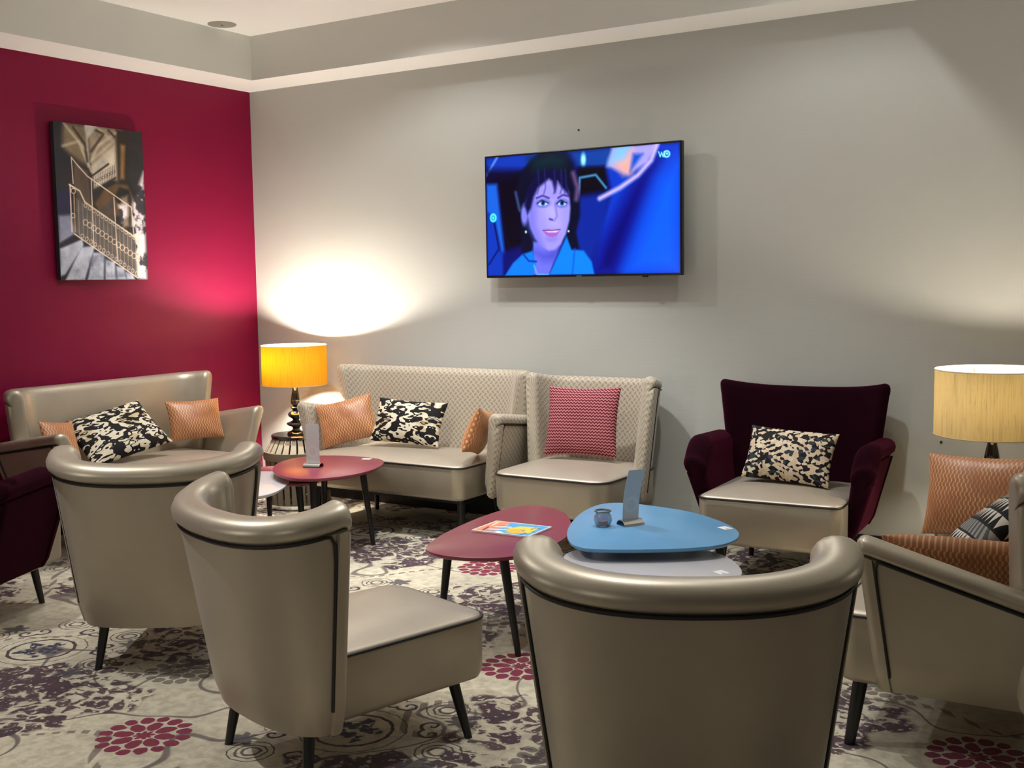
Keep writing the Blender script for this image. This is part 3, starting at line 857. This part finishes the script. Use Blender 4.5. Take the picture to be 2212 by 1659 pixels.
pic = empty('wall_picture', (0, -1.373, 2.066), 0, 'tall unframed canvas of a ruined iron stair hung on the crimson wall', 'picture')
V, F = box_vf(.012, .044, -.335, .335, -.482, .482); mesh('canvas_block', V, F, mat('dark_canvas_edge', (.02, .02, .025), .7), pic, False)
canvas_mesh('print', stair_canvas(), attr_mat('stair_print', 0, rough=.55), pic, lambda u, v: (.0455, -.335 + .67*u, .482 - .964*v))

# two nails / wall plugs
for (x, z, lab) in ((2.746, 2.448, 'tiny dark nail hole plug in the beige wall above the television'), (4.886, .668, 'tiny dark nail hole plug in the beige wall between velvet armchair and lamp')):
    V, F = lathe([(.001, 0), (.007, .001), (.006, .004), (.001, .005)], 12)
    o = mesh('wall_plug', [(v[0]+x, -v[2], v[1]+z) for v in V], F, M['black']); tag(o, lab, 'wall plug', None)

# ------------------------------------------------------------------ sofas and chairs
cocktail_chair((2.371, -2.929, 0), .606, 'champagne cocktail chair seen from behind, beside the dark velvet armchair at left')
cocktail_chair((3.634, -3.376, 0), -.291, 'champagne cocktail chair in left foreground turned to show its open seat')
cocktail_chair((4.918, -3.428, 0), .486, 'champagne cocktail chair in centre foreground with its wide back to the viewer')

ls = loveseat((.50, -1.55, 0), -PI/2, 'champagne leatherette loveseat against the crimson wall', M['leather'], M['leather'], hw=.76, zback=.97)
rs = loveseat((5.44, -1.90, 0), PI/2+.05, 'champagne leatherette loveseat at the right edge, seen from its side', M['leather'], M['leather'], hw=.78, zback=.97, arm_rear=.59)
ps = loveseat((1.76, -.42, 0), PI, 'two-seat sofa with leaf-patterned back and arms under the wall light glow', M['leaf'], M['leaf'], hw=.77, zback=.99, z0=.245, armf=.20, seat_f=.36, arm_top=.765, arm_rear=.70, flare=.05, rail=True, name='patterned_sofa')

def wing_chair(loc, rz, label):
    t = empty('slipper_chair', loc, rz, label, 'chair')
    bot = ucurve(.37, -.30, -.02, .55, .9); top = ucurve(.425, -.37, -.10, .55, .9)
    crest = lambda s: .955 + .035*abs(s)**3
    shell('backrest', M['leaf'], t, bot, top, crest, z0=.24, zin=.38, tb=.075, tt=.075, hr=.042, bulge=.008, tpipe=.92, endr=.03)
    P = roundrect(-.375, .375, -.22, .43, .08, .10); P[:, 0] *= (1 - np.clip(P[:, 1]-.1, 0, 1)*.12)
    seat_block(t, P, .235, .45, M['leather'], M['leather_seat'], .035)
    for sx in (-1, 1): leg(t, sx*.25, -.2, .25, sx*.03, -.03); leg(t, sx*.25, .28, .25, sx*.03, .03)
    return t
wing_chair((2.985, -.43, 0), PI, 'armless leaf-patterned chair with champagne seat beside the patterned sofa')

def velvet_armchair(loc, rz, label, zlow=.24):
    t = empty('velvet_armchair', loc, rz, label, 'armchair')
    bot = back_plan(.35, -.31, -.25, 3); top = back_plan(.445, -.37, -.285, 3)
    crest = lambda s: .945 + .035*abs(s)**3
    shell('backrest', M['velvet'], t, bot, top, crest, ctr=(0, .5), z0=.24, zin=.38, tb=.09, tt=.07, hr=.038, bulge=.004, tpipe=2, endr=.03, pipe=False)
    for sd in (-1, 1):
        def cr(u, sd=sd):
            u2 = (u-.72)/.28
            return .70 + .02*u - (.10*u2*u2 if u2 > 0 else 0)
        arm_shell(t, sd, M['velvet'], .375, .50, -.22, .20, .24, cr, z0=zlow, tb=.05, tt=.12, hr=.06, bulge=.01, pipe=False)
    P = roundrect(-.345, .345, -.22, .42, .05, .06)
    P[:, 0] *= (1 + np.clip(P[:, 1]-.2, 0, 1)*.2)
    seat_block(t, P, .20, .435, M['leather'], M['leather_seat'], .035)
    for sx in (-1, 1): leg(t, sx*.25, -.2, .25, sx*.02, -.03, m=M['leg']); leg(t, sx*.25, .30, .21, sx*.02, .03)
    return t
velvet_armchair((4.22, -.44, 0), PI+.06, 'aubergine velvet armchair with champagne seat against the beige wall')
velvet_armchair((1.13, -3.20, 0), .40, 'dark velvet armchair at the left edge beside a cocktail chair', .22)

# ------------------------------------------------------------------ cushions
def cushion(loc, rot, w_, h_, th, m, label, group=None, name='cushion', bow=.07, seed=1, tagp=None, uvrot=False, uvoff=(0, 0)):
    r = random.Random(seed); n = 26; V = []; F = []; UV = []
    ph = [r.uniform(0, 6) for _ in range(6)]
    def pt(u, v, s):
        cx = 1 - bow*(1-v*v)*abs(u)**2; cy = 1 - bow*(1-u*u)*abs(v)**2
        x = u*w_/2*cx; y = v*h_/2*cy
        e = max(0, (1-abs(u)**2.4))*max(0, (1-abs(v)**2.4)); z = th/2*(e**.48)
        z *= 1 + .10*math.sin(3*u+ph[0])*math.sin(2.5*v+ph[1]) + .03*math.sin(9*u+ph[2]+4*v)
        return (x, y, s*z)
    N = n+1
    for s in (1, -1):
        for j in range(N):
            for i in range(N):
                u = math.sin((i/n*2-1)*PI/2); v = math.sin((j/n*2-1)*PI/2)
                V.append(pt(u, v, s)); uu, vv = u*w_/2, v*h_/2
                UV.append((vv+uvoff[0], uu+uvoff[1]) if uvrot else (uu+uvoff[0], vv+uvoff[1]))
    for j in range(n):
        for i in range(n):
            a = j*N+i; F.append((a, a+1, a+N+1, a+N)); b = N*N+a; F.append((b, b+N, b+N+1, b+1))
    o = mesh(name, V, F, m, None, True, 80, UV)
    # join the two faces' rims
    me = o.data
    import bmesh
    bm = bmesh.new(); bm.from_mesh(me); bmesh.ops.remove_doubles(bm, verts=bm.verts, dist=1e-5); bm.to_mesh(me); bm.free()
    o.matrix_world = Matrix.Translation(loc) @ rot
    tag(o, label, 'cushion', group); return o
def leanrot(face_deg, lean_deg, roll_deg=0):
    """cushion standing on its edge: local z faces heading face_deg (0 = +x), leaning back by lean_deg, rolled in its plane"""
    return Matrix.Rotation(math.radians(face_deg+90), 4, 'Z') @ Matrix.Rotation(math.radians(90-lean_deg), 4, 'X') @ Matrix.Rotation(math.radians(roll_deg), 4, 'Z')

# on the crimson-wall loveseat
cushion((0.448, -1.049, 0.667), leanrot(-22, 20, 0), .36, .27, .12, M['orange'], 'copper cushion at the right arm of the loveseat by the crimson wall', seed=2)
cushion((0.44, -1.66, 0.655), leanrot(-15, 48, 14), .56, .38, .13, M['ikat'], 'black and cream ikat cushion slumped on the crimson-wall loveseat', seed=3, uvoff=(.28, 0))
cushion((0.425, -2.045, 0.645), leanrot(10, 22, -8), .25, .26, .08, M['orange'], 'copper cushion mostly hidden at the left end of the crimson-wall loveseat', seed=4)
# on the patterned sofa
cushion((1.27, -.50, .640), leanrot(-62, 22, 14), .38, .30, .13, M['orange'], 'copper cushion tilted at the left arm of the patterned sofa', seed=5)
cushion((1.70, -.40, .645), leanrot(-80, 26, -3), .50, .30, .13, M['ikat'], 'black and cream ikat cushion on the patterned sofa', seed=6, uvoff=(-.20, .05))
cushion((2.339, -.545, .637), leanrot(-165, 20, 12), .36, .28, .12, M['orange'], 'copper cushion half hidden behind the right arm of the patterned sofa', seed=7)
cushion((2.97, -.399, .717), leanrot(-86, 14, 1), .46, .415, .13, M['chevron'], 'square rose and burgundy chevron cushion on the armless chair', seed=8)
# velvet armchair
cushion((4.24, -.50, .62), leanrot(-90, 26, -3), .47, .29, .14, M['shard'], 'black and cream shard print cushion on the velvet armchair', seed=9)
cushion((1.10, -3.22, .635), leanrot(115, 20, 0), .46, .33, .13, M['shard'], 'black and cream print cushion in the dark armchair at the left edge', seed=12)
# right loveseat
cushion((5.33, -1.36, .650), leanrot(-104, 16, 3), .50, .34, .14, M['orange'], 'large copper cushion at the far arm of the right loveseat', seed=10)
cushion((5.44, -1.95, .645), leanrot(190, 48, 12), .40, .40, .12, M['triangle'], 'round-edged black and white triangle band cushion on the right loveseat', seed=11, bow=.02)
cushion((5.43, -2.36, .60), leanrot(96, 42, 0), .48, .30, .12, M['orange'], 'copper cushion behind the near arm of the right loveseat', seed=13)

# ------------------------------------------------------------------ drum side tables and lamps
def drum_table(loc, label, zt=.505):
    t = empty('drum_table', loc, 0, label, 'side table', 'slatted drum side tables')
    k = zt/.505
    V, F = lathe([(.001, .478*k), (.172, .478*k), (.180, .484*k), (.180, .499*k), (.174, .505*k), (.001, .505*k)], 64); mesh('table_top', V, F, M['black_gloss'], t)
    V, F = lathe([(.222, .335*k), (.236, .340*k), (.238, .365*k), (.232, .392*k), (.222, .392*k), (.222, .335*k)], 64, False); mesh('ring', V, F, M['slat_dark'], t)
    V, F = lathe([(.208, .012), (.222, .012), (.222, .035), (.208, .035), (.208, .012)], 64, False); mesh('base_ring', V, F, M['chrome'], t)
    n = 26
    up, lo = [], []
    for i in range(n):
        a = 2*PI*i/n
        def q(r, z, da): return (r*math.cos(a+da), r*math.sin(a+da), z)
        for (lst, r0, z0, r1, z1, w0, w1) in ((up, .228, .390*k, .172, .480*k, .095, .085), (lo, .215, .012, .226, .345*k, .085, .085)):
            b = []
            for rr, zz, ww in ((r0, z0, w0), (r1, z1, w1)):
                b += [q(rr, zz, -ww), q(rr, zz, ww), q(rr-.012, zz, ww), q(rr-.012, zz, -ww)]
            lst.append((b, [(0, 1, 5, 4), (1, 2, 6, 5), (2, 3, 7, 6), (3, 0, 4, 7), (0, 3, 2, 1), (4, 5, 6, 7)]))
    V, F = joinvf(up); mesh('upper_slats', V, F, M['slat'], t, False)
    V, F = joinvf(lo); mesh('lower_slats', V, F, M['slat_dark'], t, False)
    return t
def lamp(loc, label, sr, sh, zb, m, power, col, bulbdx=0, drop=.09):
    """zb = z of shade's lower rim above the base"""
    t = empty('table_lamp', loc, 0, label, 'lamp', 'table lamps with black turned bases and drum shades')
    k = zb/.33
    prof = [(.001, 0), (.062, 0), (.064, .006), (.058, .016), (.030, .028), (.024, .040), (.030, .050), (.060, .062), (.066, .070), (.060, .079), (.030, .088), (.022, .096), (.030, .106), (.050, .120), (.055, .132), (.048, .145), (.026, .155), (.021, .162), (.030, .170), (.036, .177), (.030, .184), (.020, .190), (.026, .198), (.034, .212), (.031, .235), (.020, .290), (.017, .318), (.040, .326), (.042, .331), (.036, .335), (.008, .337), (.008, .42), (.001, .42)]
    V, F = lathe([(r, z*k) for r, z in prof], 48); mesh('lamp_base', V, F, M['black_gloss'], t)
    zt = zb + sh
    V, F = lathe([(sr, zb), (sr, zb+sh*.5), (sr, zt)], 96, False); s = mesh('lamp_shade', V, F, m, t)
    for z in (zb, zt):
        V, F = tube([(sr*math.cos(2*PI*i/72), sr*math.sin(2*PI*i/72), z) for i in range(72)], .0028, True, 6); mesh('rim', V, F, mat('shade_rim', (.55, .42, .22), .6) if z == zb else M['shade_in'], s)
    # spider
    V, F = joinvf([tube([(0, 0, zt-.13), (sr*.5*math.cos(a), sr*.5*math.sin(a), zt-.10), (sr*math.cos(a), sr*math.sin(a), zt-.012)], .0022, False, 6) for a in (0, 2*PI/3, 4*PI/3)]); mesh('shade_holder', V, F, M['chrome'], t)
    zbulb = zt-drop
    V, F = lathe([(.001, zbulb-.045), (.012, zbulb-.04), (.022, zbulb-.015), (.026, zbulb+.005), (.020, zbulb+.025), (.001, zbulb+.033)], 24)
    bm_ = mat('lit_bulb', (1, .9, .7), .5, emit=col, estr=power); b = mesh('bulb', [(v[0]+bulbdx*.6, v[1]+bulbdx, v[2]) for v in V], F, bm_, t)
    return t
drum_table((.70, -.36, 0), 'slatted taupe drum table with black glossy top in the corner')
lamp((.71, -.38, .505), 'lit table lamp with amber drum shade on the corner drum table', .222, .270, .345, M['shade_orange'], 2200, (1, .92, .79), -.06, .088)
drum_table((5.25, -.72, 0), 'drum table behind the right loveseat carrying the straw-coloured lamp')
lamp((5.25, -.72, .505), 'lit table lamp with straw-coloured drum shade behind the right loveseat', .250, .295, .315, M['shade_gold'], 520, (1, .90, .76), 0, .10)

# ------------------------------------------------------------------ coffee tables
def tag_fn():
    x, y = uvx()
    bars = gt(fract(x*170.0), .45)*gt(x, .004)*lt(x, .012)*lt(absx(y), .006)
    box = gt(x, .016)*lt(x, .021)*lt(absx(y), .010)
    return mix(mx(bars*.6, box), (.80, .79, .77), (.05, .05, .05))
M['tag'] = mat('printed_white_label', rough=.5, color_fn=tag_fn)
def pick_table(name, ctr, outline, zt, m, label, legs, tagat=None, tagrot=0, group='rounded triangular coffee tables', edge=None):
    t = empty(name, (*ctr, 0), 0, label, 'coffee table', group)
    P = outline_round([(x-ctr[0], y-ctr[1]) for x, y in outline], 96, 3)
    V, F, UV = slab(P, [(zt-.020, .016), (zt-.012, .003), (zt-.006, 0), (zt-.001, .001), (zt, .003)]); o = mesh('table_top', V, F, m, t, True, 50, UV)
    c = np.array(P).mean(0)
    U = c + (P-c)*.62
    V, F, _ = slab(U, [(zt-.036, .01), (zt-.020, 0)]); mesh('underframe', V, F, M['leg'], t)
    for (x, y, dx, dy) in legs: leg(t, x-ctr[0], y-ctr[1], zt-.022, dx, dy, .022, .013)
    if tagat:
        R = Matrix.Rotation(tagrot, 2); q = [R @ Vector(p) for p in ((-.028, -.022), (.028, -.022), (.028, .022), (-.028, .022))]
        V = [(tagat[0]-ctr[0]+p.x, tagat[1]-ctr[1]+p.y, zt+dz) for dz in (.0006, .0002) for p in q]
        mesh('label_sticker', V, [(0, 1, 2, 3), (4, 5, 1, 0), (5, 6, 2, 1), (6, 7, 3, 2), (7, 4, 0, 3)], M['tag'], t, False, uv=[(-.028, -.022), (.028, -.022), (.028, .022), (-.028, .022)]*2)
    return t
pick_table('coffee_table', (3.45, -1.98), [(3.27, -1.42), (3.18, -1.55), (3.19, -1.93), (3.27, -2.33), (3.37, -2.49), (3.57, -2.49), (3.73, -2.39), (3.78, -2.18), (3.74, -1.91), (3.63, -1.71), (3.47, -1.49)], .438, M['t_bur'],
           'tall burgundy rounded-triangle coffee table with a magazine on it', [(3.64, -2.31, .06, .01), (3.31, -1.62, -.03, .04), (3.27, -2.17, -.08, .03)])
pick_table('coffee_table', (4.0, -1.72), [(3.58, -1.36), (3.60, -1.58), (3.70, -1.88), (3.82, -2.10), (3.94, -2.21), (4.12, -2.13), (4.34, -1.98), (4.44, -1.84), (4.42, -1.64), (4.28, -1.47), (4.06, -1.32), (3.86, -1.28), (3.66, -1.27)], .46, M['t_blu'],
           'sky blue rounded-triangle coffee table with card stand and candle jar', [(3.74, -1.47, -.03, .03), (4.30, -1.62, .04, .02), (3.79, -1.88, -.02, -.01)], (4.315, -1.575), -.55)
pick_table('coffee_table', (4.2, -2.1), [(3.80, -2.10), (3.86, -1.96), (4.05, -1.84), (4.25, -1.77), (4.40, -1.80), (4.54, -1.97), (4.60, -2.12), (4.50, -2.35), (4.35, -2.50), (4.15, -2.52), (3.95, -2.38)], .405, M['t_gry'],
           'low pale grey coffee table between the blue table and centre cocktail chair', [(4.01, -2.10, -.03, 0), (4.44, -2.02, .03, .02), (4.24, -2.36, 0, -.04)], (4.50, -2.085), -.55)
pick_table('coffee_table', (1.65, -1.15), [(1.29, -.94), (1.28, -1.12), (1.40, -1.34), (1.58, -1.50), (1.78, -1.58), (1.94, -1.50), (2.02, -1.30), (1.98, -1.05), (1.86, -.84), (1.72, -.78), (1.45, -.80)], .47, M['t_bur'],
           'tall burgundy coffee table by the patterned sofa holding a card stand', [(1.84, -1.04, .07, 0), (1.42, -.90, -.03, .02), (1.77, -1.39, .02, -.02)], (1.715, -.845), .3)
pick_table('coffee_table', (1.5, -1.65), [(1.22, -1.28), (1.36, -1.24), (1.50, -1.30), (1.66, -1.46), (1.80, -1.68), (1.84, -1.86), (1.72, -2.02), (1.50, -2.02), (1.28, -1.86), (1.16, -1.55)], .425, M['t_gry'],
           'low pale grey coffee table beside the left burgundy tables', [(1.38, -1.52, -.01, -.01), (1.70, -1.84, .04, -.02), (1.38, -1.84, -.03, -.03)])
pick_table('coffee_table', (1.2, -1.25), [(.95, -1.00), (1.0, -.92), (1.15, -.90), (1.45, -1.05), (1.66, -1.19), (1.63, -1.32), (1.38, -1.38), (1.10, -1.38), (.96, -1.2)], .385, M['t_bur'],
           'lowest burgundy coffee table tucked under the grey and tall burgundy tables', [(1.06, -1.02, -.02, .02), (1.50, -1.22, .03, 0), (1.10, -1.28, -.02, -.03)])

# ------------------------------------------------------------------ things on the tables
def card_fn():
    x, y = uvx(); r = sqrt(x*x + (y+.01)*(y+.01))
    ring = mx(step(-.004, -absx(r-.026), .002), step(-.003, -absx(r-.034), .002))
    return mix(ring*.35, (.62, .62, .61), (.80, .80, .80))
M['card'] = mat('translucent_white_card', rough=.5, color_fn=card_fn)
def card_stand(loc, rz, label, lean=0.0, bend=0.0, hw=.042, ht=.235):
    t = empty('card_stand', loc, rz, label, 'card stand')
    # arched steel foot
    R = .034; pts = [( -R*math.cos(a), .024*math.sin(a)) for a in [PI*i/16 for i in range(17)]]
    V, F = [], []
    for x in (-.052, .052):
        for (y, z) in pts: V.append((x, y, z+.0012))
        for (y, z) in pts: V.append((x, y*.94, max(0, z*.94)))
    n = 17
    for i in range(n-1):
        F += [(i, i+1, 2*n+i+1, 2*n+i), (n+i+1, n+i, 3*n+i, 3*n+i+1), (i+1, i, n+i, n+i+1), (2*n+i, 2*n+i+1, 3*n+i+1, 3*n+i)]
    mesh('foot', V, F, M['chrome'], t)
    V, F, UV = [], [], []
    m_ = 12
    for j in range(m_+1):
        z = .018 + ht*j/m_; y = lean*j/m_ + bend*math.sin(PI*j/m_)
        for dy in (-.0006, .0006):
            for x in (-hw, hw): V.append((x, y+dy, z)); UV.append((x, z-.10))
    for j in range(m_):
        a = j*4; b = a+4
        F += [(a, a+1, b+1, b), (a+3, a+2, b+2, b+3), (a+1, a+3, b+3, b+1), (a+2, a, b, b+2)]
    F += [(0, 2, 3, 1), (m_*4, m_*4+1, m_*4+3, m_*4+2)]
    mesh('card', V, F, M['card'], t, True, 30, UV); return t
card_stand((1.62, -1.22, .470), .32, 'upright pale card in a curved steel foot on the left burgundy table', .0, .0)
card_stand((3.92, -1.70, .460), 1.03, 'bending pale card in a curved steel foot on the blue table', -.055, .014)
jar = empty('candle_jar', (3.83, -1.79, .460), 0, 'small smoky glass candle jar on the blue table', 'candle jar')
gl = mat('smoky_glass', (.62, .68, .74), .08, trans=.85, spec=.6)
V, F = lathe([(.001, .001), (.026, .001), (.036, .012), (.041, .030), (.037, .048), (.030, .056), (.034, .066), (.034, .072), (.031, .072), (.027, .058), (.034, .046), (.037, .030), (.033, .015), (.024, .006), (.001, .006)], 40)
mesh('glass', V, F, gl, jar)
V, F = tube([(.0335*math.cos(2*PI*i/40), .0335*math.sin(2*PI*i/40), .068) for i in range(40)], .0045, True, 8); mesh('rim', V, F, mat('aged_silver', (.30, .27, .22), .35, metal=.9), jar)
V, F = lathe([(.001, .0065), (.021, .0065), (.021, .024), (.001, .026)], 24); mesh('candle', V, F, mat('mauve_wax', (.30, .12, .17), .5), jar)

def mag_canvas():
    c = Canvas(90, 120, ((0, 0), (100, 0), (100, 140), (0, 140)), (.98, .95, .93)); r = random.Random(3)
    c.poly([(4, 4), (96, 4), (96, 60), (70, 95), (30, 90), (4, 120)], (.30, .66, .90), 3)
    c.poly([(20, 20), (70, 12), (90, 45), (60, 80), (28, 62)], (1.0, .84, .25), 4)
    c.poly([(45, 40), (80, 30), (88, 60), (60, 75)], (.98, .72, .30), 4)
    c.poly([(4, 100), (96, 84), (96, 136), (4, 136)], (.97, .55, .42), 3)
    for i in range(5): c.line([(30+i*12, 78), (40+i*12, 108)], 2.6, (.99, .97, .95) if i % 2 else (.20, .55, .85), 1.5)
    for i in range(9): x, y = r.uniform(8, 90), r.uniform(8, 40); c.ell(x, y, 4, 3, (.15, .40, .80), 1.2)
    c.line([(60, 122), (92, 116)], 2.2, (.25, .15, .3), 1); c.line([(10, 128), (45, 122)], 1.5, (.99, .95, .9), 1)
    return c
mag = empty('magazine', (3.465, -1.965, .4390), math.radians(-88), 'colourful magazine with blue, yellow and coral cover on the burgundy table', 'magazine')
V, F = box_vf(-.108, .108, -.145, .145, 0, .006); mesh('pages', V, F, M['white'], mag, False)
canvas_mesh('cover', mag_canvas(), attr_mat('magazine_cover', 0, rough=.3), mag, lambda u, v: (-.108+.216*u, .145-.29*v, .0068+.002*math.sin(u*PI)*0))
